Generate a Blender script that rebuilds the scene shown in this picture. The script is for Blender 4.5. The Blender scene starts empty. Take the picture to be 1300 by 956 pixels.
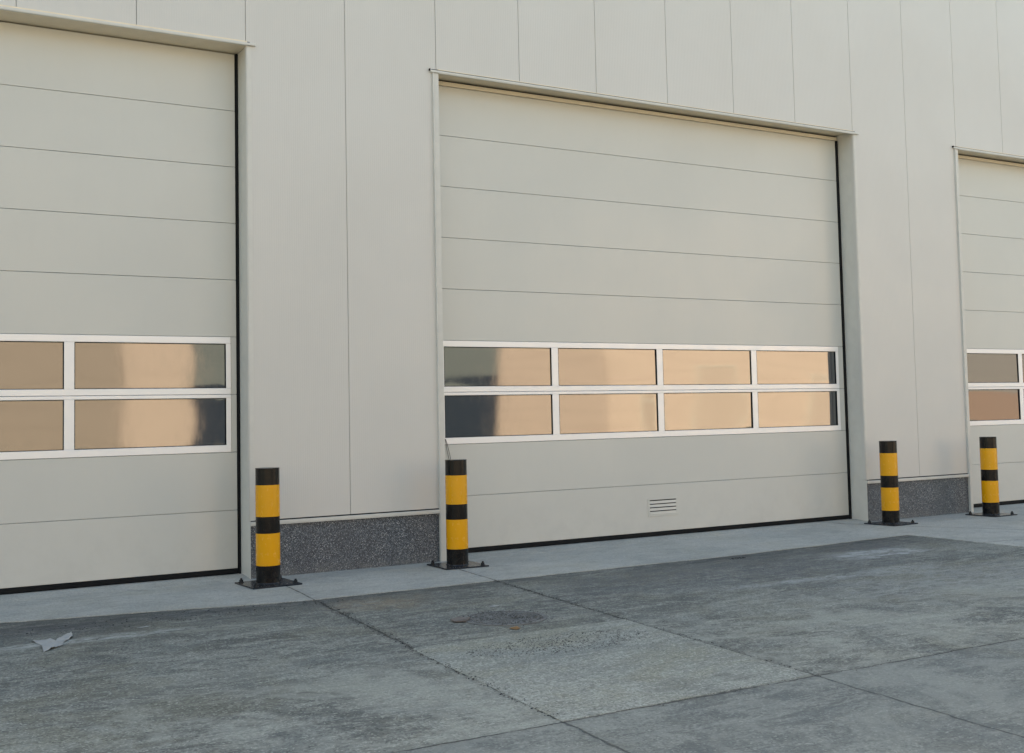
import bpy, bmesh, math, random
from mathutils import Vector, Matrix, noise

random.seed(7)
scn = bpy.context.scene
COL = scn.collection
R = math.radians

# ------------------------------------------------------------ measurements
PW = 1.1329          # width of one wall panel
BAY = 8 * PW         # one door bay: six panels over the opening, two in the pier
OPEN_R = 6.81        # right edge of an opening, from the bay origin
OPEN_L = 0.025
HEAD = 5.65          # top of an opening
D = 0.31             # depth of the reveal
S = 0.61             # height of one door section
SUN_EL = 38.0
SUN_AZ = -32.0

# ------------------------------------------------------------ node helpers
class NT:
    def __init__(self, name):
        self.m = bpy.data.materials.new(name)
        self.m.use_nodes = True
        self.t = self.m.node_tree
        self.t.nodes.clear()
        self.out = self.t.nodes.new('ShaderNodeOutputMaterial')
        self.b = self.t.nodes.new('ShaderNodeBsdfPrincipled')
        self.t.links.new(self.b.outputs[0], self.out.inputs[0])
        self.tc = self.t.nodes.new('ShaderNodeTexCoord')
        self.xyz = None

    def node(self, typ, **kw):
        n = self.t.nodes.new(typ)
        for k, v in kw.items():
            setattr(n, k, v)
        return n

    def put(self, sock, v):
        if v is None:
            return
        if hasattr(v, 'links') or isinstance(v, bpy.types.NodeSocket):
            self.t.links.new(v, sock)
        else:
            if isinstance(v, (tuple, list)) and len(v) == 3 and sock.type == 'RGBA':
                v = (*v, 1)
            sock.default_value = v

    def set(self, **kw):
        for k, v in kw.items():
            self.put(self.b.inputs[k.replace('_', ' ')], v)

    def coord(self, scale=(1, 1, 1), rot=(0, 0, 0)):
        mp = self.node('ShaderNodeMapping')
        mp.inputs['Scale'].default_value = scale
        mp.inputs['Rotation'].default_value = rot
        self.t.links.new(self.tc.outputs['Object'], mp.inputs[0])
        return mp.outputs[0]

    def noise(self, scale, detail=4, rough=.55, vec=None, dist=0):
        n = self.node('ShaderNodeTexNoise')
        n.inputs['Scale'].default_value = scale
        n.inputs['Detail'].default_value = detail
        n.inputs['Roughness'].default_value = rough
        n.inputs['Distortion'].default_value = dist
        self.t.links.new(vec if vec else self.tc.outputs['Object'], n.inputs['Vector'])
        return n.outputs[0]

    def voro(self, scale, feature='F1', out='Distance', vec=None):
        n = self.node('ShaderNodeTexVoronoi', feature=feature)
        n.inputs['Scale'].default_value = scale
        self.t.links.new(vec if vec else self.tc.outputs['Object'], n.inputs['Vector'])
        return n.outputs[out]

    def math(self, op, a, b=None, c=None, clamp=False):
        n = self.node('ShaderNodeMath', operation=op, use_clamp=clamp)
        self.put(n.inputs[0], a)
        self.put(n.inputs[1], b)
        if c is not None:
            self.put(n.inputs[2], c)
        return n.outputs[0]

    def ramp(self, v, a, b, lo=0.0, hi=1.0):
        n = self.node('ShaderNodeMapRange', interpolation_type='SMOOTHSTEP')
        self.put(n.inputs[0], v)
        n.inputs[1].default_value = a
        n.inputs[2].default_value = b
        n.inputs[3].default_value = lo
        n.inputs[4].default_value = hi
        return n.outputs[0]

    def mix(self, f, a, b, mode='MIX'):
        n = self.node('ShaderNodeMix', data_type='RGBA', blend_type=mode)
        self.put(n.inputs[0], f)
        self.put(n.inputs[6], a)
        self.put(n.inputs[7], b)
        return n.outputs[2]

    def axes(self):
        if self.xyz is None:
            self.xyz = self.node('ShaderNodeSeparateXYZ')
            self.t.links.new(self.tc.outputs['Object'], self.xyz.inputs[0])
        return self.xyz.outputs

    def bump(self, h, dist, strength=1.0, normal=None):
        n = self.node('ShaderNodeBump')
        n.inputs['Distance'].default_value = dist
        n.inputs['Strength'].default_value = strength
        self.put(n.inputs['Height'], h)
        if normal is not None:
            self.put(n.inputs['Normal'], normal)
        return n.outputs[0]


def cladding(name, col, ribs=True, rough=.38, spec=.5, shift=0.0):
    """painted sheet steel, with or without the fine lining of the wall panels"""
    k = NT(name)
    dirt = k.noise(.55, 5, .6)
    fine = k.noise(9, 4, .6, k.coord((1, 1, .25)))
    f = k.math('MULTIPLY', k.ramp(dirt, .35, .75), .35)
    c = k.mix(f, col, tuple(x * .9 for x in col))
    f2 = k.ramp(fine, .5, .8, 0, .22)
    c = k.mix(f2, c, tuple(x * .93 for x in col))
    # splash dirt low on the sheet
    z = k.axes()[2]
    sp = k.math('MULTIPLY', k.ramp(z, .9, .05), k.ramp(k.noise(3.5, 6, .7), .4, .7))
    c = k.mix(k.math('MULTIPLY', sp, .14), c, (.34, .34, .32))
    k.set(Base_Color=c, Roughness=k.ramp(dirt, .3, .7, rough - .05, rough + .07))
    k.b.inputs['Specular IOR Level'].default_value = spec
    nrm = k.bump(k.noise(.9, 2, .4, k.coord((1, 1, .45))), .012, .55)
    if ribs:
        x = k.axes()[0]
        w = k.math('PINGPONG', x, .0125)
        h = k.ramp(w, .002, .0075)
        nrm = k.bump(h, .0010, .45, nrm)
    else:
        nrm = k.bump(k.noise(260, 2, .5), .0003, .5, nrm)
    k.set(Normal=nrm)
    return k.m


def plain(name, col, rough=.5, metal=0.0, spec=.5, bumps=0.0, bscale=80, vary=.15):
    k = NT(name)
    n = k.noise(6, 5, .6)
    c = k.mix(k.ramp(n, .35, .7, 0, 1), col, tuple(x * (1 - vary) for x in col))
    k.set(Base_Color=c, Roughness=k.ramp(n, .3, .7, max(.03, rough - .06), rough + .06), Metallic=metal)
    k.b.inputs['Specular IOR Level'].default_value = spec
    if bumps:
        k.set(Normal=k.bump(k.noise(bscale, 3), bumps))
    return k.m


CREAM = (.612, .597, .560)
M = {}
M['wall'] = cladding('wall_sheet', CREAM)
M['door'] = cladding('door_sheet', (.588, .588, .545), ribs=False, rough=.34)
M['trim'] = plain('folded_trim', (.63, .62, .575), .4, vary=.06)
M['head'] = plain('warm_glow_trim', (.78, .68, .52), .38, vary=.06)  # trim with the warm bounced glow under the lintel put into its colour
M['alu'] = plain('satin_aluminium', (.90, .885, .87), .34, metal=.12, vary=.0)
M['rubber'] = plain('black_rubber', (.008, .009, .010), .75, spec=.2, bumps=.001)
M['gap'] = plain('shadow_gap', (.03, .03, .03), .9, spec=.1)
M['core'] = plain('panel_core', (.13, .13, .12), .9, spec=.1)
M['cord'] = plain('dark_cord', (.02, .02, .02), .8)
M['roof'] = plain('roof_membrane', (.25, .25, .25), .8)


def glass():
    k = NT('window_pane')
    n = k.noise(1.1, 1, .4)
    sm = k.noise(14, 6, .75, k.coord((1, 1, .3)))
    k.set(Base_Color=(.008, .012, .020), Roughness=k.ramp(sm, .40, .75, .040, .085))
    k.b.inputs['IOR'].default_value = 2.65
    k.b.inputs['Specular Tint'].default_value = (1, 1, 1, 1)
    k.set(Normal=k.bump(n, .0010, 1.0, None))
    return k.m


M['glass'] = glass()


def plinth_mat():
    k = NT('dark_pebble_render')
    v = k.voro(165, out='Color')
    sep = k.node('ShaderNodeSeparateColor')
    k.t.links.new(v, sep.inputs[0])
    v2 = k.voro(165)
    g = k.ramp(sep.outputs[0], .45, 1.0)
    c = k.mix(g, (.036, .043, .053), (.24, .27, .305))
    w = k.ramp(sep.outputs[1], .94, .99)
    c = k.mix(w, c, (.60, .62, .62))
    big = k.noise(2.2, 5, .65)
    c = k.mix(k.ramp(big, .35, .75, 0, .45), c, (.06, .066, .076))
    z = k.axes()[2]
    c = k.mix(k.math('MULTIPLY', k.ramp(z, .16, .0), k.ramp(k.noise(5, 5, .7), .35, .65, 0, .5)), c, (.17, .175, .17))
    k.set(Base_Color=c, Roughness=.42, Normal=k.bump(v2, .004, .8))
    return k.m


M['plinth'] = plinth_mat()


def paint(name, col, dark):
    """glossy post paint with scuffs near its foot"""
    k = NT(name)
    sc = k.noise(30, 6, .7, k.coord((1, 1, .35)))
    big = k.noise(3, 4)
    c = k.mix(k.ramp(big, .3, .7, 0, .25), col, tuple(x * .8 for x in col))
    c = k.mix(k.ramp(sc, .70, .78, 0, .25), c, dark)
    z = k.axes()[2]
    dust = k.math('MULTIPLY', k.ramp(z, .30, .02), k.ramp(k.noise(9, 5, .7), .4, .75, 0, .12))
    c = k.mix(dust, c, (.16, .155, .14))
    k.set(Base_Color=c, Roughness=k.ramp(sc, .3, .8, .15, .34))
    k.set(Normal=k.bump(k.noise(22, 2), .0006))
    k.b.inputs['Specular IOR Level'].default_value = .5 if col[0] > .1 else .28
    return k.m


M['yellow'] = paint('yellow_paint', (.78, .36, .006), (.60, .28, .02))
M['black'] = paint('black_paint', (.0055, .005, .0055), (.018, .017, .016))
M['plate'] = paint('plate_paint', (.018, .021, .026), (.09, .09, .09))


def joint(k, d, w, wob=.02, wscale=3.0, gap=.36):
    """dark irregular joint mask from a signed distance; gap sets how often it is filled with grit"""
    n = k.noise(wscale, 5, .7)
    dd = k.math('ADD', d, k.math('MULTIPLY', k.math('SUBTRACT', n, .5), wob * 2))
    a = k.math('ABSOLUTE', dd)
    ww = k.ramp(k.noise(6, 5, .75), .3, .75, w * .35, w * 1.7)
    m = k.math('SUBTRACT', 1.0, k.math('DIVIDE', a, ww), clamp=True)
    m = k.math('MULTIPLY', k.math('POWER', m, .6), k.ramp(k.noise(4.2, 4, .7), gap, gap + .12, .35, 1.0))
    soft = k.math('SUBTRACT', 1.0, k.math('DIVIDE', a, w * 7), clamp=True)
    return m, soft


def lin(k, a, b, c):
    """a*x + b*y + c"""
    ax = k.axes()
    return k.math('ADD', k.math('MULTIPLY_ADD', ax[0], a, c), k.math('MULTIPLY', ax[1], b))


def blob(k, x, y, rx, ry, edge=.5, warp=.5):
    """soft irregular spot"""
    ax = k.axes()
    u = k.math('DIVIDE', k.math('SUBTRACT', ax[0], x), rx)
    v = k.math('DIVIDE', k.math('SUBTRACT', ax[1], y), ry)
    r = k.math('SQRT', k.math('ADD', k.math('MULTIPLY', u, u), k.math('MULTIPLY', v, v)))
    r = k.math('ADD', r, k.math('MULTIPLY', k.math('SUBTRACT', k.noise(3.2, 8, .78, k.coord((.6, 1.3, 1)), .8), .5), warp * 4.2))
    brk = k.ramp(k.noise(5.5, 8, .78, k.coord((.7, 1.6, 1), (0, 0, .15)), 1.4), .43, .56, .12, 1.0)
    return k.math('MULTIPLY', k.ramp(r, 1.0 + edge * .3, 1.0 - edge * .9), brk)


def concrete(name, base, dark, light, stains=True, apron=False):
    k = NT(name)
    big = k.noise(.42, 6, .6, dist=.8)
    mid = k.noise(1.7, 8, .7, k.coord((.8, 1.2, 1), (0, 0, .3)), .9)
    cl = k.noise(4.6, 7, .74, k.coord((.7, 1.4, 1), (0, 0, .1)), 1.6)
    brush = k.noise(2.4, 8, .76, k.coord((.35, 2.0, 1), (0, 0, .12)), .7)
    hue = k.noise(.9, 5, .65, k.coord((1, 1.3, 1), (0, 0, 1.1)), .8)
    fine = k.noise(38, 5, .75)
    grit = k.voro(95, out='Color')
    gs = k.node('ShaderNodeSeparateColor')
    k.t.links.new(grit, gs.inputs[0])
    am = .5 if apron else 1.0
    c = k.mix(k.ramp(mid, .42, .58), k.mix(am, base, dark), base)
    c = k.mix(k.ramp(big, .48, .62, 0, .6), c, light)
    c = k.mix(k.ramp(cl, .52, .58, 0, .7 * am), c, light)
    c = k.mix(k.ramp(cl, .46, .39, 0, .7 * am), c, tuple(x * .75 for x in dark))
    c = k.mix(k.ramp(brush, .54, .58, 0, .65 * am), c, light)
    c = k.mix(k.ramp(brush, .44, .38, 0, .45 * am), c, dark)
    c = k.mix(k.ramp(hue, .50, .66, 0, .5 * am), c, tuple(a * b for a, b in zip(base, (.92, .86, .70))))
    c = k.mix(k.ramp(hue, .48, .36, 0, .35 * am), c, tuple(a * b for a, b in zip(base, (.62, .70, .80))))
    c = k.mix(k.ramp(fine, .42, .60, .5 * am, 0), c, tuple(x * .5 for x in dark))
    c = k.mix(k.ramp(gs.outputs[0], .88, .97, 0, .5 * am), c, tuple(x * 1.35 for x in light))
    c = k.mix(k.ramp(gs.outputs[1], .86, .95, 0, .6 * am), c, tuple(x * .35 for x in dark))
    h = k.math('ADD', k.math('MULTIPLY', fine, .5), k.math('MULTIPLY', mid, .7))
    if stains:
        # dark oily band along the light strip, rusty patch, pale cement spills
        y = k.axes()[1]
        band = k.math('MULTIPLY', k.ramp(y, -3.1, -1.75), k.ramp(k.noise(.9, 6, .7), .36, .56, .1, .8))
        c = k.mix(k.math('MULTIPLY', band, .6), c, tuple(q * .62 for q in dark))
        c = k.mix(k.math('MULTIPLY', blob(k, 2.2, -2.7, 3.0, 1.0, .7), .6), c, (0.105, 0.113, 0.126))
        c = k.mix(k.math('MULTIPLY', blob(k, -1.85, -2.25, .55, .42, .8), .42), c, (0.315, 0.221, 0.130))
        c = k.mix(k.math('MULTIPLY', blob(k, 4.15, -2.55, .75, .35, .5), .85), c, (0.430, 0.452, 0.452))
        c = k.mix(k.math('MULTIPLY', blob(k, 1.9, -3.55, .95, .12, .6), .6), c, (0.399, 0.420, 0.410))
        c = k.mix(k.math('MULTIPLY', blob(k, 3.1, -3.6, .8, .22, .7), .5), c, (0.399, 0.420, 0.410))
        c = k.mix(k.math('MULTIPLY', blob(k, -4.4, -2.45, .9, .14, .7), .7), c, (0.441, 0.462, 0.441))
        c = k.mix(k.math('MULTIPLY', blob(k, -3.3, -2.6, .5, .16, .7), .55), c, (0.336, 0.347, 0.294))
        c = k.mix(k.math('MULTIPLY', blob(k, -4.6, -1.75, .6, .28, .7), .6), c, (0.095, 0.101, 0.116))
        c = k.mix(k.math('MULTIPLY', blob(k, -3.1, -1.75, .7, .18, .7), .7), c, (0.074, 0.084, 0.097))
        c = k.mix(k.math('MULTIPLY', blob(k, -1.45, -3.75, .75, .5, .6), .15), c, (0.126, 0.139, 0.143))
        c = k.mix(k.math('MULTIPLY', blob(k, 4.6, -2.0, 1.3, .35, .8), .6), c, (0.116, 0.122, 0.130))
        c = k.mix(k.math('MULTIPLY', blob(k, 3.4, -4.5, 2.4, 1.0, .8), .5), c, (0.326, 0.340, 0.336))
        # grime gathered against the edge of the smooth strip, and pale scuffed zones
        eg = k.math('MULTIPLY', k.ramp(y, -2.25, -1.65), k.ramp(k.noise(4.5, 8, .8, k.coord((.6, 2.2, 1)), 1.2), .44, .56, .0, .85))
        c = k.mix(eg, c, (.055, .060, .062))
        zone = k.math('MULTIPLY', k.ramp(y, -3.6, -5.4), k.ramp(k.noise(.8, 7, .75, None, 1.0), .44, .6, 0, .5))
        c = k.mix(zone, c, light)
        pit = k.ramp(k.noise(16, 6, .8, k.coord((.8, 1.3, 1)), 1.0), .60, .66, 0, .7)
        c = k.mix(pit, c, tuple(x * .55 for x in dark))
        chip = k.ramp(k.noise(13, 6, .8, k.coord((.6, 1.5, 1), (0, 0, .8)), 1.4), .62, .67, 0, .65)
        c = k.mix(chip, c, (.46, .48, .45))
    if stains or apron:
        js = [(lin(k, 1, -.10, 2.06), .010, .05), (lin(k, 1, -.11, .13), .009, .05)]
        if apron:
            js += [(lin(k, 1, .52, -6.34), .012, .04), (lin(k, .1, 1, 2.1), .008, .06)]
            js[0] = (js[0][0], .009, .02)
            js[1] = (js[1][0], .010, .02)
        else:
            y = k.axes()[1]
            js += [(lin(k, 0, 1, 6.57), .009, .04)]
        for d, w, wob in js:
            m, soft = joint(k, d, w, wob)
            c = k.mix(k.math('MULTIPLY', soft, .2), c, tuple(q * .6 for q in dark))
            c = k.mix(m, c, (.030, .031, .032))
            h = k.math('SUBTRACT', h, k.math('MULTIPLY', m, 1.6))
    if apron:
        y = k.axes()[1]
        e = k.math('MULTIPLY', k.ramp(y, -1.0, -1.65), k.ramp(k.noise(3, 6, .75), .45, .62, 0, .5))
        c = k.mix(e, c, dark)
    if stains:
        # the far slab past the cross joint is a shade bluer
        y = k.axes()[1]
        c = k.mix(k.ramp(y, -6.55, -6.6, 0, .35), c, (.175, .195, .195))
    k.set(Base_Color=c, Roughness=k.ramp(mid, .3, .7, .72, .9))
    k.b.inputs['Specular IOR Level'].default_value = .35
    k.set(Normal=k.bump(h, .012, .85))
    return k.m


M['yard'] = concrete('worn_yard_concrete', (.243, .252, .226), (.132, .140, .131), (.385, .396, .350))
M['patch'] = concrete('pale_patch_concrete', (.345, .360, .320), (.265, .278, .250), (.43, .44, .395), stains=False)
M['apron'] = concrete('smooth_strip_concrete', (.440, .448, .418), (.320, .328, .308), (.53, .53, .49), stains=False, apron=True)
M['paper'] = plain('scrap_paper', (.37, .38, .375), .8, bumps=.004, bscale=25)
M['iron'] = plain('dirty_cast_iron', (.175, .182, .180), .75, bumps=.004, bscale=60, vary=.4)
M['grit'] = plain('loose_grit', (.15, .15, .142), .9, vary=.6)
M['gritd'] = plain('dark_grit', (.05, .052, .055), .9, vary=.5)
M['leaf'] = plain('dry_leaf', (.26, .14, .05), .7)
M['brickc'] = plain('brick_crumb', (.19, .165, .15), .9, vary=.4)


# ------------------------------------------------------------ mesh helpers
class MB:
    def __init__(self):
        self.bm = bmesh.new()
        self.mats = []

    def mi(self, m):
        if m is None:
            return 0
        if m not in self.mats:
            self.mats.append(m)
        return self.mats.index(m)

    def box(self, x0, x1, y0, y1, z0, z1, bev=0.0, mat=None, seg=1):
        i = self.mi(mat)
        vs = [self.bm.verts.new((x, y, z)) for x in (x0, x1) for y in (y0, y1) for z in (z0, z1)]
        q = [(0, 1, 3, 2), (4, 6, 7, 5), (0, 4, 5, 1), (2, 3, 7, 6), (0, 2, 6, 4), (1, 5, 7, 3)]
        fs = [self.bm.faces.new([vs[j] for j in f]) for f in q]
        for f in fs:
            f.material_index = i
        if bev:
            es = list({e for f in fs for e in f.edges})
            r = bmesh.ops.bevel(self.bm, geom=es, offset=bev, segments=seg, affect='EDGES', profile=.5)
            for f in r['faces']:
                f.material_index = i
        return self

    def cyl(self, x, y, z0, z1, r, n=48, mat=None, bev=0.0, r2=None):
        i = self.mi(mat)
        r2 = r if r2 is None else r2
        rings = [(r - bev, z0), (r, z0 + bev), (r2, z1 - bev), (r2 - bev, z1)] if bev else [(r, z0), (r2, z1)]
        vv = [[self.bm.verts.new((x + a * math.cos(2 * math.pi * k / n), y + a * math.sin(2 * math.pi * k / n), z)) for k in range(n)] for a, z in rings]
        for a, b in zip(vv, vv[1:]):
            for k in range(n):
                f = self.bm.faces.new((a[k], a[(k + 1) % n], b[(k + 1) % n], b[k]))
                f.material_index = i
                f.smooth = True
        for ring in (vv[0][::-1], vv[-1]):
            f = self.bm.faces.new(ring)
            f.material_index = i
            for e in f.edges:
                e.smooth = False
        return self

    def poly(self, pts, z0, z1, mat=None):
        i = self.mi(mat)
        a = [self.bm.verts.new((p[0], p[1], z0)) for p in pts]
        b = [self.bm.verts.new((p[0], p[1], z1)) for p in pts]
        n = len(pts)
        for k in range(n):
            self.bm.faces.new((a[k], a[(k + 1) % n], b[(k + 1) % n], b[k])).material_index = i
        self.bm.faces.new(b).material_index = i
        self.bm.faces.new(a[::-1]).material_index = i
        return self

    def build(self, name, mat=None, parent=None, loc=(0, 0, 0), smooth=False):
        bmesh.ops.recalc_face_normals(self.bm, faces=self.bm.faces)
        me = bpy.data.meshes.new(name)
        self.bm.to_mesh(me)
        self.bm.free()
        for m in (self.mats or [mat]):
            me.materials.append(m)
        if smooth:
            for p in me.polygons:
                p.use_smooth = True
        o = bpy.data.objects.new(name, me)
        o.location = loc
        COL.objects.link(o)
        if parent:
            o.parent = parent
        return o


def tube(name, pts, r, mat, parent=None):
    cu = bpy.data.curves.new(name, 'CURVE')
    cu.dimensions = '3D'
    cu.bevel_depth = r
    cu.bevel_resolution = 2
    sp = cu.splines.new('POLY')
    sp.points.add(len(pts) - 1)
    for p, q in zip(sp.points, pts):
        p.co = (*q, 1)
    tmp = bpy.data.objects.new('tmp', cu)
    me = bpy.data.meshes.new_from_object(tmp)
    bpy.data.objects.remove(tmp)
    bpy.data.curves.remove(cu)
    me.name = name
    me.materials.clear()
    me.materials.append(mat)
    o = bpy.data.objects.new(name, me)
    COL.objects.link(o)
    if parent:
        o.parent = parent
    return o


def empty(name, loc=(0, 0, 0)):
    o = bpy.data.objects.new(name, None)
    o.location = loc
    o.empty_display_size = .3
    COL.objects.link(o)
    return o


def tag(o, label=None, cat=None, group=None, kind=None):
    for k, v in (('label', label), ('category', cat), ('group', group), ('kind', kind)):
        if v:
            o[k] = v
    return o


# ------------------------------------------------------------ the hall
BAYS = (-1, 0, 1)
K0, K1 = -24, 50                 # wall panels along the whole front
HTOP = 9.5

hall = tag(empty('industrial_hall', (0, 0, 0)),
           'pale grey panelled industrial hall with sectional doors and a dark speckled plinth', 'building')

w = MB()
g = .0023
for k in range(K0, K1):
    bay, j = divmod(k, 8)
    over = j < 6 and bay in BAYS
    x0, x1 = k * PW + g, (k + 1) * PW - g
    z0 = HEAD if over else .602
    w.box(x0, x1, 0, .06, z0, HTOP, .0035)
w.build('wall_panels', M['wall'], hall)

c = MB()                         # what shows dark in the joints: the panels' core and the frame behind
for k0, k1, over in [(K0, -8, 0), (-8, -2, 1), (-2, 0, 0), (0, 6, 1), (6, 8, 0), (8, 14, 1), (14, K1, 0)]:
    xa, xb = k0 * PW + (0 if over else .03), k1 * PW - (0 if over else .03)
    c.box(xa, xb, .0095, .30, HEAD + .02 if over else .02, HTOP - .02)
c.build('panel_core', M['core'], hall)

MB().box(K0 * PW, K1 * PW, .45, 20, .0, HTOP - .05).build('hall_body', M['core'], hall)
MB().box(K0 * PW - .1, K1 * PW + .1, -.06, 20.1, HTOP, HTOP + .16, .01).build('roof_edge', M['trim'], hall)

piers = [(K0 * PW, -8 * PW), (-2 * PW, 0), (6 * PW, 8 * PW), (14 * PW, K1 * PW)]
for a, b in piers:
    ra = OPEN_R - 6 * PW if (a != K0 * PW) else 0
    MB().box(a + ra + .004, b - .056, .006, .05, -.05, .553).build('plinth', M['plinth'], hall)
    f = MB()
    f.box(a + ra - .002, b - .05, -.024, .012, .556, .589, .003)
    f.box(a + ra - .002, b - .05, -.024, -.021, .548, .5555)
    f.build('drip_flashing', M['trim'], hall)
    MB().box(a + ra, b - .055, .004, .01, .5895, .6015).build('flashing_gap', M['gap'], hall)

DOORX = [8 * PW * n for n in BAYS]
for n, X in zip(BAYS, DOORX):
    head = 5.602 if n == -1 else 5.645
    f = MB()
    f.box(X - .085, X + OPEN_R + .09, -.034, .004, 5.606, 5.632, .003)
    f.box(X + OPEN_L, X + OPEN_R, -.030, -.012, head if head < 5.606 else 5.600, 5.6055)
    f.build('lintel_flashing', M['trim'], hall)
    MB().box(X - .06, X + OPEN_R + .03, -.006, .004, 5.6325, 5.6475).build('lintel_gap', M['gap'], hall)
    # soffit, reveals and the folded strips at the opening's edges
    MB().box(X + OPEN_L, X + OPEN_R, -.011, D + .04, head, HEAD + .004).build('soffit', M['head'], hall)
    r = MB()
    r.box(X + OPEN_R, X + OPEN_R + .004, -.003, D + .04, 0.004, head, .001)
    r.box(X + OPEN_R, X + OPEN_R + .045, -.006, -.0005, .60, 5.60, .001)
    r.build('reveal', M['trim'], hall)
    r = MB()
    r.box(X - .055, X - .045, -.030, .012, 0.004, 5.604, .002)
    r.box(X - .0445, X + OPEN_L, -.014, -.003, 0.004, 5.604, .002)
    r.box(X + OPEN_L - .004, X + OPEN_L - .0005, -.002, D + .04, 0.004, head, .001)
    r.build('jamb_strip', M['trim'], hall)
    # end cap of the drip flashing, a dark open fold as on the photograph
    MB().box(X - .095, X - .086, -.030, .0, 5.622, 5.648).build('flashing_fold', M['gap'], hall)

# ------------------------------------------------------------ sectional doors
PX = [(.200, 1.702), (1.800, 3.342), (3.440, 4.982), (5.080, 6.612)]
ROWS = [(1.385, 1.880), (1.985, 2.455)]
Z0 = .088


def pane_mesh(x0, x1, z0, z1, seed):
    rnd = random.Random(seed)
    nx, nz = 56, 28
    bul = rnd.choice((-1, 1)) * rnd.uniform(.0008, .0028)
    tw = rnd.uniform(-.0016, .0016)
    px, pz = rnd.uniform(.3, .7), rnd.uniform(.3, .7)
    bm = bmesh.new()
    g = []
    for i in range(nx + 1):
        row = []
        for j in range(nz + 1):
            u, v = i / nx, j / nz
            x, z = x0 + (x1 - x0) * u, z0 + (z1 - z0) * v
            e = (4 * u * (1 - u)) ** .6 * (4 * v * (1 - v)) ** .8
            d = bul * e + tw * (u - .5) * (v - .5) * 4
            d += .0021 * (noise.noise(Vector((x * .8 + seed * 3.1, z * 1.3, seed))) )
            # pinched rim, as sheets held by a rubber bead have
            rim = min(u * (x1 - x0), (1 - u) * (x1 - x0), v * (z1 - z0), (1 - v) * (z1 - z0))
            d += math.copysign(.0010, bul) * math.exp(-rim / .035)
            row.append(bm.verts.new((x, D + .014 + d, z)))
        g.append(row)
    for i in range(nx):
        for j in range(nz):
            f = bm.faces.new((g[i][j], g[i + 1][j], g[i + 1][j + 1], g[i][j + 1]))
            f.smooth = True
    me = bpy.data.meshes.new('window_pane')
    bm.to_mesh(me)
    bm.free()
    me.materials.append(M['glass'])
    return me


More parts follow.
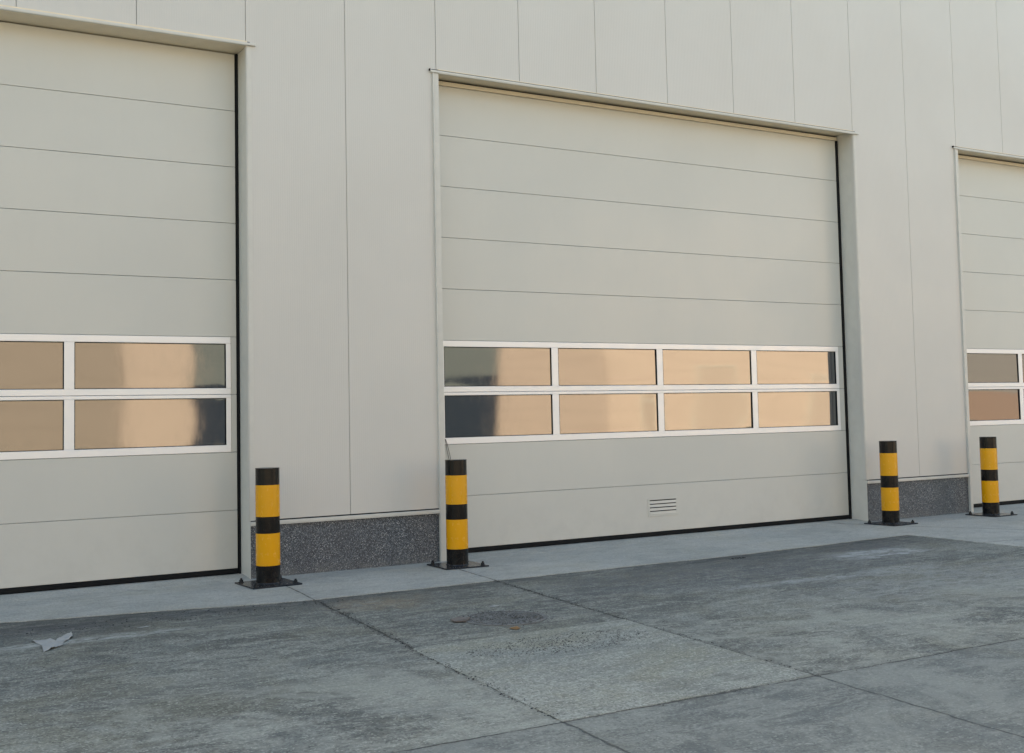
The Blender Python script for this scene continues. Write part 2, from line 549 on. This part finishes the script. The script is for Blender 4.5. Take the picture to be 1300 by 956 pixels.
def make_door(n, X):
    sh = .05 if n == -1 else 0.0      # this door's glazing sits nearer its right edge
    DW = 6.762 + (.014 if n == -1 else 0)
    PXn = [(a + sh, b + sh) for a, b in PX]
    head = 5.602 if n == -1 else 5.645
    d = MB()
    sg = .0017
    for k in range(9):
        za, zb = Z0 + k * S + sg, Z0 + (k + 1) * S - sg
        if k == 8:
            zb = 5.565 if n != -1 else 5.59
        if k in (2, 3):
            # glazed sections keep only their narrow end caps
            d.box(.03, .145 + sh, D, D + .04, za, zb, .003)
            d.box(6.665 + sh, DW, D, D + .04, za, zb, .003)
        else:
            d.box(.03, DW, D, D + .04, za, zb, .004, seg=2)
    o = d.build('sectional_door', M['door'], hall, (X, 0, 0))
    if n != -1:
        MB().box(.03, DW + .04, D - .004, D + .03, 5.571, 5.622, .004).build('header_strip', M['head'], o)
    MB().box(.026, OPEN_R - .006, D + .042, D + .06, .04, head - .004).build('door_backing', M['gap'], o)
    s = MB()
    s.box(DW + .008, OPEN_R - .001, D - .012, D + .03, .03, 5.568 if n != -1 else 5.597, .004)
    s.build('side_seal', M['rubber'], o)
    MB().box(.0255, .0295, D - .012, D + .03, .03, 5.568 if n != -1 else 5.59).build('side_seal', M['rubber'], o)
    MB().box(.028, DW + .006, D - .006, D + .03, .034, Z0 - .002, .008, seg=2).build('bottom_seal', M['rubber'], o)
    # two window frames, one per glazed section
    for k, (ga, gb) in zip((2, 3), ROWS):
        za, zb = Z0 + k * S + .002, Z0 + (k + 1) * S - .002
        f = MB()
        y0, y1 = D - .006, D + .032
        f.box(.147 + sh, 6.663 + sh, y0, y1, za, ga, .004)
        f.box(.147 + sh, 6.663 + sh, y0, y1, gb, zb, .004)
        xs = [.147 + sh] + [v for p in PXn for v in p] + [6.663 + sh]
        for a, b in zip(xs[::2], xs[1::2]):
            f.box(a, b, y0 + .0015, y1, ga + .0002, gb - .0002, .003)
        fo = f.build('window_frame', M['alu'], o)
        # rubber beads and the panes
        b = MB()
        for a, e in PXn:
            t = .007
            b.box(a, e, D + .001, D + .012, ga, ga + t)
            b.box(a, e, D + .001, D + .012, gb - t, gb)
            b.box(a, a + t, D + .001, D + .012, ga + t, gb - t)
            b.box(e - t, e, D + .001, D + .012, ga + t, gb - t)
        b.build('glazing_bead', M['rubber'], o)
        for i, (a, e) in enumerate(PXn):
            me = pane_mesh(a, e, ga, gb, 11 + n * 17 + k * 5 + i)
            p = bpy.data.objects.new('window_pane', me)
            COL.objects.link(p)
            p.parent = o
    # vent low in the middle
    v = MB()
    x0, x1, z0, z1 = 3.13, 3.62, .285, .520
    y = D - .007
    v.box(x0, x1, y, D - .0005, z0, z0 + .03, .002)
    v.box(x0, x1, y, D - .0005, z1 - .022, z1, .002)
    v.box(x0, x0 + .03, y + .0005, D - .0005, z0 + .03, z1 - .022, .002)
    v.box(x1 - .03, x1, y + .0005, D - .0005, z0 + .03, z1 - .022, .002)
    h = (z1 - z0 - .052) / 4
    for q in range(4):
        zz = z0 + .03 + q * h
        # blade leaning out at its foot, open above
        bm = v.bm
        xa, xb = x0 + .03, x1 - .03
        prof = [(D - .009, zz + .001), (D - .004, zz), (D + .012, zz + h * .98), (D + .008, zz + h * 1.0)]
        prof = [(D - .010, zz), (D - .006, zz - .001), (D - .0012, zz + h - .014), (D - .005, zz + h - .013)]
        va = [bm.verts.new((xa, a, b_)) for a, b_ in prof]
        vb = [bm.verts.new((xb, a, b_)) for a, b_ in prof]
        for i in range(4):
            bm.faces.new((va[i], va[(i + 1) % 4], vb[(i + 1) % 4], vb[i]))
        bm.faces.new(va)
        bm.faces.new(vb[::-1])
    v.build('vent_grille', M['door'], o)
    MB().box(x0 + .028, x1 - .028, D - .0016, D - .0006, z0 + .028, z1 - .02).build('vent_opening', M['rubber'], o)
    if n == 0:
        tube('pull_cord', [(.193, D - .012, 1.372), (.198, D - .020, 1.33), (.208, D - .022, 1.25), (.232, D - .024, 1.14), (.25, D - .024, 1.04), (.262, D - .022, .98),
                           (.27, D - .024, 1.02), (.262, D - .024, 1.10), (.243, D - .022, 1.2), (.212, D - .016, 1.33), (.200, D - .012, 1.368)], .0028, M['cord'], o)
    return o


for n, X in zip(BAYS, DOORX):
    make_door(n, X)
    sb = bmesh.new()
    prof = [(-.03, -.02), (-.03, .0065), (.22, .030), (.445, .031), (.445, -.02)]
    A = [sb.verts.new((X + OPEN_L + .002, y, z)) for y, z in prof]
    B = [sb.verts.new((X + OPEN_R - .002, y, z)) for y, z in prof]
    for i in range(5):
        sb.faces.new((A[i], A[(i + 1) % 5], B[(i + 1) % 5], B[i]))
    sb.faces.new(A)
    sb.faces.new(B[::-1])
    q = MB()
    q.bm.free()
    q.bm = sb
    q.build('door_sill', M['apron'], hall)

# ------------------------------------------------------------ ground
GZ = 0.0
gm = MB()
gm.box(-300, 300, -300, 300, -.4, GZ)
tag(gm.build('yard_ground', M['yard']), kind='structure')


def rough_line(p, q, amp, step=.05, seed=0):
    p, q = Vector(p), Vector(q)
    L = (q - p).length
    n = max(2, int(L / step))
    t = (q - p).normalized()
    nr = Vector((-t.y, t.x))
    out = []
    for i in range(n):
        a = i / n
        s = a * L
        o = noise.noise(Vector((s * 1.2, seed, 0))) * amp + noise.noise(Vector((s * 9, seed, 3))) * amp * .35 + noise.noise(Vector((s * 35, seed, 5))) * amp * .14
        v = p + (q - p) * a + nr * o
        out.append((v.x, v.y))
    return out


edge = rough_line((-12, -1.12), (-4.8, -1.22), .03, .08, 1) + rough_line((-4.8, -1.22), (-2.27, -1.72), .03, .03, 2) \
    + rough_line((-2.27, -1.72), (3.0, -1.69), .03, .03, 3) + rough_line((3.0, -1.69), (5.88, -1.50), .035, .03, 4) \
    + rough_line((5.88, -1.50), (5.80, -3.3), .03, .04, 5) + rough_line((5.80, -3.3), (5.4, -9), .03, .2, 6)
pts = [(-12, .44)] + edge + [(5.4, -9), (30, -9), (30, .44)]
ap = MB()
ap.poly(pts[::-1], -.03, .006)
tag(ap.build('concrete_apron', M['apron']), kind='structure')

pt = rough_line((-2.47, -4.27), (-.60, -4.25), .018, .03, 8) + rough_line((-.605, -4.25), (-.86, -6.54), .01, .04, 9) \
    + rough_line((-.86, -6.54), (-2.72, -6.56), .01, .04, 10) + rough_line((-2.72, -6.56), (-2.51, -4.27), .01, .04, 11)
pm = MB()
pm.poly(pt[::-1], -.03, .003)
tag(pm.build('concrete_patch', M['patch']), kind='structure')


def grit(name, spots, mat, seed, kind='stuff'):
    rnd = random.Random(seed)
    bm = bmesh.new()
    for (x, y, rx, ry, n, s0, s1, z) in spots:
        for _ in range(n):
            a, r = rnd.uniform(0, 2 * math.pi), rnd.random() ** .6
            px, py = x + math.cos(a) * r * rx, y + math.sin(a) * r * ry
            s = s0 + (s1 - s0) * rnd.random() ** 3
            vs = []
            for k in range(6):
                d = [(1, 0, 0), (-1, 0, 0), (0, 1, 0), (0, -1, 0), (0, 0, 1), (0, 0, -1)][k]
                vs.append(bm.verts.new((px + d[0] * s * rnd.uniform(.6, 1.3) + rnd.uniform(-.2, .2) * s, py + d[1] * s * rnd.uniform(.6, 1.3), z + s * .3 + d[2] * s * .55)))
            for t in ((0, 2, 4), (2, 1, 4), (1, 3, 4), (3, 0, 4), (2, 0, 5), (1, 2, 5), (3, 1, 5), (0, 3, 5)):
                bm.faces.new([vs[i] for i in t])
    me = bpy.data.meshes.new(name)
    bm.to_mesh(me)
    bm.free()
    me.materials.append(mat)
    o = bpy.data.objects.new(name, me)
    COL.objects.link(o)
    tag(o, kind=kind)
    return o


MX, MY = -1.345, -3.62
line1 = [(-2.06 + .1 * y, y, .05, .10, 22, .002, .009, 0) for y in [-1.8 - .17 * i for i in range(28)]]
line2 = [(-.13 + .11 * y, y, .045, .10, 18, .002, .008, 0) for y in [-1.8 - .17 * i for i in range(28)]]
line3 = [(-2 + .3 * i, -6.57, .16, .05, 14, .002, .008, 0) for i in range(24)]
go = grit('gravel', [(MX, MY, .33, .33, 1500, .003, .010, .007), (-1.55, -4.75, .75, .33, 1300, .003, .009, .002), (-1.0, -5.0, .5, .3, 260, .002, .007, .002),
                     (-1.6, -4.0, 1.2, .5, 260, .002, .006, 0), (1.5, -3.3, 4, 2.0, 500, .002, .006, 0), (-4, -3.2, 1.6, 1.6, 320, .002, .006, 0),
                     (-3.4, -1.95, 1.4, .28, 420, .002, .008, 0), (.8, -2.0, 3.8, .2, 420, .002, .006, 0), (1, -5.5, 2.4, 1.4, 260, .002, .006, 0)] + line1 + line2 + line3,
          M['grit'], 3)
tag(go, 'loose pale gravel scattered over the worn concrete', 'gravel')
gd = grit('dark_gravel', [(MX, MY, .40, .40, 260, .003, .008, .006), (-3.4, -1.85, 1.6, .25, 320, .002, .010, 0), (-1.4, -4.8, .9, .4, 260, .002, .007, .002),
                          (1.2, -3.0, 4.5, 1.6, 300, .002, .007, 0), (-4.0, -3.0, 2, 1.6, 260, .002, .007, 0), (2.65, -1.9, .14, .05, 70, .004, .014, 0)] + line1 + line2,
          M['gritd'], 5)
tag(gd, 'dark gravel crumbs along the concrete joints and seams', 'gravel')

# manhole cover half buried in grit
mc = tag(empty('manhole_cover', (MX, MY, 0)), 'round cast iron manhole cover half buried in grit', 'manhole cover')
ld = MB()
pr = [(.300, -.02), (.300, .006)] + [(r0 + dr, z) for r0 in (.27, .22, .17, .12, .07) for dr, z in ((.012, .006), (.009, .0085), (-.009, .0085), (-.012, .006))]
lv = [[ld.bm.verts.new((r_ * math.cos(2 * math.pi * k / 56), r_ * math.sin(2 * math.pi * k / 56), z)) for k in range(56)] for r_, z in pr]
for A, B in zip(lv, lv[1:]):
    for k in range(56):
        ld.bm.faces.new((A[k], A[(k + 1) % 56], B[(k + 1) % 56], B[k]))
ld.bm.faces.new(lv[-1])
ld.build('lid', M['iron'], mc)
rg = MB()
nn = 56
for k in range(nn):
    pass
bm = rg.bm
prof = [(.308, -.02), (.308, .009), (.345, .009), (.345, -.02)]
rings = [[bm.verts.new((r_ * math.cos(2 * math.pi * k / nn), r_ * math.sin(2 * math.pi * k / nn), z)) for k in range(nn)] for r_, z in prof]
for a in range(4):
    A, B = rings[a], rings[(a + 1) % 4]
    for k in range(nn):
        bm.faces.new((A[k], A[(k + 1) % nn], B[(k + 1) % nn], B[k]))
rg.build('rim', M['iron'], mc)
# litter
def scrap(name, outline, mat, seed, amp, label, cat, rise=.0, z=.004, thick=.0012):
    cx = sum(p[0] for p in outline) / len(outline)
    cy = sum(p[1] for p in outline) / len(outline)
    bm = bmesh.new()
    vs = [bm.verts.new((x - cx, y - cy, 0)) for x, y in outline]
    f = bm.faces.new(vs)
    bmesh.ops.triangulate(bm, faces=[f])
    for _ in range(3):
        bmesh.ops.subdivide_edges(bm, edges=bm.edges[:], cuts=1, use_grid_fill=False)
        bmesh.ops.triangulate(bm, faces=bm.faces[:])
    for v in bm.verts:
        q = Vector((v.co.x * 7, v.co.y * 7, seed))
        v.co.z = amp * abs(noise.noise(q) * 1.6 + .35 * noise.noise(q * 3)) + rise * max(0, v.co.x + .1)
    bmesh.ops.recalc_face_normals(bm, faces=bm.faces)
    me = bpy.data.meshes.new(name)
    bm.to_mesh(me)
    bm.free()
    me.materials.append(mat)
    o = bpy.data.objects.new(name, me)
    o.location = (cx, cy, z)
    COL.objects.link(o)
    md = o.modifiers.new('thickness', 'SOLIDIFY')
    md.thickness = thick
    tag(o, label, cat)
    return o


scrap('torn_paper', [(-4.725, -2.258), (-4.60, -2.28), (-4.570, -2.385), (-4.50, -2.24), (-4.40, -2.075), (-4.43, -2.30), (-4.53, -2.47), (-4.553, -2.58), (-4.724, -2.79), (-4.69, -2.50)],
      M['paper'], 2.0, .017, 'torn crumpled grey white paper sheet lying on the yard left of the bollards', 'paper')
scrap('paper_scrap', [(-3.93, -2.19), (-3.84, -2.16), (-3.81, -2.18), (-3.87, -2.21)], M['paper'], 5.0, .004,
      'small flat pale paper scrap between the torn sheet and the nearest bollard', 'paper')
scrap('paper_scrap', [(-1.17, -3.04), (-1.09, -3.01), (-1.04, -3.05), (-1.13, -3.08)], M['paper'], 7.0, .004,
      'small white paper scrap lying behind the manhole cover', 'paper')
scrap('dry_leaf', [(-1.56, -4.05), (-1.51, -4.0), (-1.47, -4.02), (-1.48, -4.09), (-1.53, -4.11)], M['leaf'], 1.0, .012,
      'orange dry leaf in front of the manhole cover', 'leaf')
scrap('brick_fragment', [(-1.76, -3.46), (-1.66, -3.42), (-1.60, -3.50), (-1.68, -3.60), (-1.77, -3.56)], M['brickc'], 4.0, .008,
      'flat reddish brown fragment left of the manhole cover', 'fragment', thick=.008, z=.009)

# ------------------------------------------------------------ bollards
RB = .119
BH = 1.148


def make_bollard():
    root = tag(empty('bollard'), 'x', 'bollard', 'yellow and black striped bollards at the door jambs')
    b = MB()
    for z0, z1, m, r in ((.016, .192, 'black', RB), (.192, .510, 'yellow', RB + .0012), (.510, .675, 'black', RB), (.675, .988, 'yellow', RB + .0012), (.988, BH, 'black', RB)):
        b.cyl(0, 0, z0, z1 - .0002, r, 72, M[m])
    b.build('post', None, root)
    MB().cyl(0, 0, BH, BH + .008, RB + .002, 72, None, .003).build('cap', M['black'], root)
    MB().box(-.255, .255, -.26, .26, .001, .016, .003).build('base_plate', M['plate'], root)
    wd = MB()
    wd.cyl(0, 0, .0165, .026, RB + .010, 72, None, .0, RB + .001)
    wd.build('weld', M['plate'], root)
    for sx in (-1, 1):
        for sy in (-1, 1):
            q = MB()
            q.cyl(sx * .205, sy * .205, .0165, .0205, .027, 24)
            q.cyl(sx * .205, sy * .205, .0207, .042, .021, 6, None)
            q.cyl(sx * .205, sy * .205, .0422, .058, .011, 16, None, .002)
            q.build('bolt', M['plate'], root)
    return root


proto = make_bollard()
spots = [(-2.235, -.49, 2, 'striped bollard at the right jamb of the left door, nearest to the camera'),
         (-.085, -.475, -3, 'striped bollard with a thin cord hanging just above it, left jamb of the middle door'),
         (6.805, -.42, 3, 'striped bollard at the right jamb of the middle door, beyond the vent'),
         (8.865, -.49, 1, 'striped bollard at the left jamb of the right door, farthest from the camera')]
for i, (x, y, a, lab) in enumerate(spots):
    if i == 0:
        o = proto
    else:
        o = proto.copy()
        COL.objects.link(o)
        for ch in proto.children:
            cc = ch.copy()
            COL.objects.link(cc)
            cc.parent = o
    o.location = (x, y, .006)
    o.rotation_euler = (0, 0, R(a))
    o['label'] = lab

# ------------------------------------------------------------ across the yard (seen in the panes only)
def far_wall(name, x0, x1, y, h, col, label, lines=1.0, low=None, depth=12, parts=()):
    root = tag(empty(name, ((x0 + x1) / 2, y - depth / 2, 0)), label, 'building')
    ox, oy = root.location.x, root.location.y
    m = plain(name + '_paint', col, .7, vary=.12)
    b = MB()
    z = 0.0
    if low:
        ml = plain(name + '_base', low[1], .8, vary=.2)
        MB().box(x0 - ox, x1 - ox, y - depth - oy, y - oy, 0, low[0]).build('base_course', ml, root)
        z = low[0] + .01
    while z < h - .01:
        z1 = min(h, z + lines)
        b.box(x0 - ox, x1 - ox, y - depth - oy, y - oy, z, z1 - .014, .004)
        z = z1
    b.build('wall', m, root)
    MB().box(x0 - ox + .05, x1 - ox - .05, y - depth - oy + .05, y - oy - .04, 0, h - .1).build('core', M['core'], root)
    MB().box(x0 - ox - .2, x1 - ox + .2, y - depth - oy, y - oy + .25, h, h + .2, .02).build('roof', M['roof'], root)
    for dx0, dx1, dh, dc in parts:
        dm = plain(name + '_door_paint', dc, .55, vary=.15)
        fr = MB()
        fr.box(dx0 - ox - .12, dx0 - ox, y - oy, y - oy + .06, 0.02, dh + .12, .01)
        fr.box(dx1 - ox, dx1 - ox + .12, y - oy, y - oy + .06, 0.02, dh + .12, .01)
        fr.box(dx0 - ox, dx1 - ox, y - oy, y - oy + .06, dh, dh + .12)
        dl = MB().box(dx0 - ox, dx1 - ox, y - oy + .002, y - oy + .03, .05, dh - .001, .005).build('door', dm, root)
        fr.build('door_frame', M['trim'], dl)
    return root


YF = -34  # hall heights below are raised to block the low sky from the front
far_wall('warehouse', -40, 4.2, YF, 13.0, (.33, .285, .25), 'tan panelled warehouse across the yard, reflected in the left door panes', 1.2, parts=[(-5.5, -1.2, 4.2, (.27, .25, .235))])
far_wall('warehouse', 4.25, 7.0, YF - .03, 12.0, (.54, .45, .395), 'peach stair block across the yard, reflected beside the tan warehouse', 1.0)
far_wall('warehouse', 7.05, 20.95, YF - .05, 9.0, (.15, .18, .19), 'dark blue shed between the pale halls across the yard, reflected in the middle door', 1.5, (2.9, (.016, .030, .052)))
far_wall('warehouse', 21.0, 27.0, YF, 14.0, (.54, .445, .39), 'brownish peach bay of the hall across the yard, reflected in the middle door', .9)
far_wall('warehouse', 27.05, 47.0, YF - .03, 14.0, (.68, .56, .485), 'long peach hall across the yard, reflected in the middle door', .9, parts=[(29.4, 30.4, 2.3, (.55, .46, .40)), (32.5, 35.6, 4.0, (.62, .52, .455)), (40.5, 42.4, 3.1, (.60, .50, .44))])
far_wall('warehouse', 47.2, 80.0, YF, 13.0, (.25, .245, .25), 'grey hall with a brown base across the yard, reflected in the right door', 1.1, (2.4, (.31, .225, .19)))

# ------------------------------------------------------------ light
wd = bpy.data.worlds.new('World')
scn.world = wd
wd.use_nodes = True
nt = wd.node_tree
nt.nodes.clear()
sky = nt.nodes.new('ShaderNodeTexSky')
sky.sky_type = 'NISHITA'
sky.sun_disc = False
sky.sun_elevation = R(SUN_EL)
sky.sun_rotation = R(SUN_AZ)
sky.air_density = 1.0
sky.dust_density = 2.0
sky.ozone_density = 0.3
bg = nt.nodes.new('ShaderNodeBackground')
bg.inputs[1].default_value = .14
wo = nt.nodes.new('ShaderNodeOutputWorld')
nt.links.new(sky.outputs[0], bg.inputs[0])
nt.links.new(bg.outputs[0], wo.inputs[0])

sl = bpy.data.lights.new('sun', 'SUN')
sl.energy = 5.0
sl.angle = R(.5)
sl.color = (1.0, .85, .69)
so = bpy.data.objects.new('sun', sl)
sd = Vector((math.sin(R(SUN_AZ)) * math.cos(R(SUN_EL)), math.cos(R(SUN_AZ)) * math.cos(R(SUN_EL)), math.sin(R(SUN_EL))))
so.rotation_euler = sd.to_track_quat('Z', 'Y').to_euler()
so.location = sd * 80
COL.objects.link(so)

# ------------------------------------------------------------ camera
cam = bpy.data.cameras.new('camera')
co = bpy.data.objects.new('camera', cam)
COL.objects.link(co)
yaw, pit, rol = .5407, .0608, -.0208
F = Vector((math.sin(yaw) * math.cos(pit), math.cos(yaw) * math.cos(pit), math.sin(pit)))
R0 = Vector((math.cos(yaw), -math.sin(yaw), 0))
U0 = R0.cross(F)
Rr = math.cos(rol) * R0 + math.sin(rol) * U0
Uu = -math.sin(rol) * R0 + math.cos(rol) * U0
co.matrix_world = Matrix(((Rr.x, Uu.x, -F.x, -6.2362), (Rr.y, Uu.y, -F.y, -11.9718), (Rr.z, Uu.z, -F.z, 1.6555), (0, 0, 0, 1)))
cam.sensor_fit = 'HORIZONTAL'
cam.sensor_width = 36
cam.lens = 1500 / 1300 * 36
cam.shift_y = -(478 - 433.5) / 1300
cam.clip_end = 1500
scn.camera = co

vs = scn.view_settings
vs.view_transform = 'Standard'
vs.look = 'None'
vs.gamma = 1
vs.exposure = 1.58
vs.use_white_balance = True          # camera balanced for open shade
vs.white_balance_temperature = 7800
vs.white_balance_tint = 3
scn.render.resolution_x = 1024
scn.render.resolution_y = 753
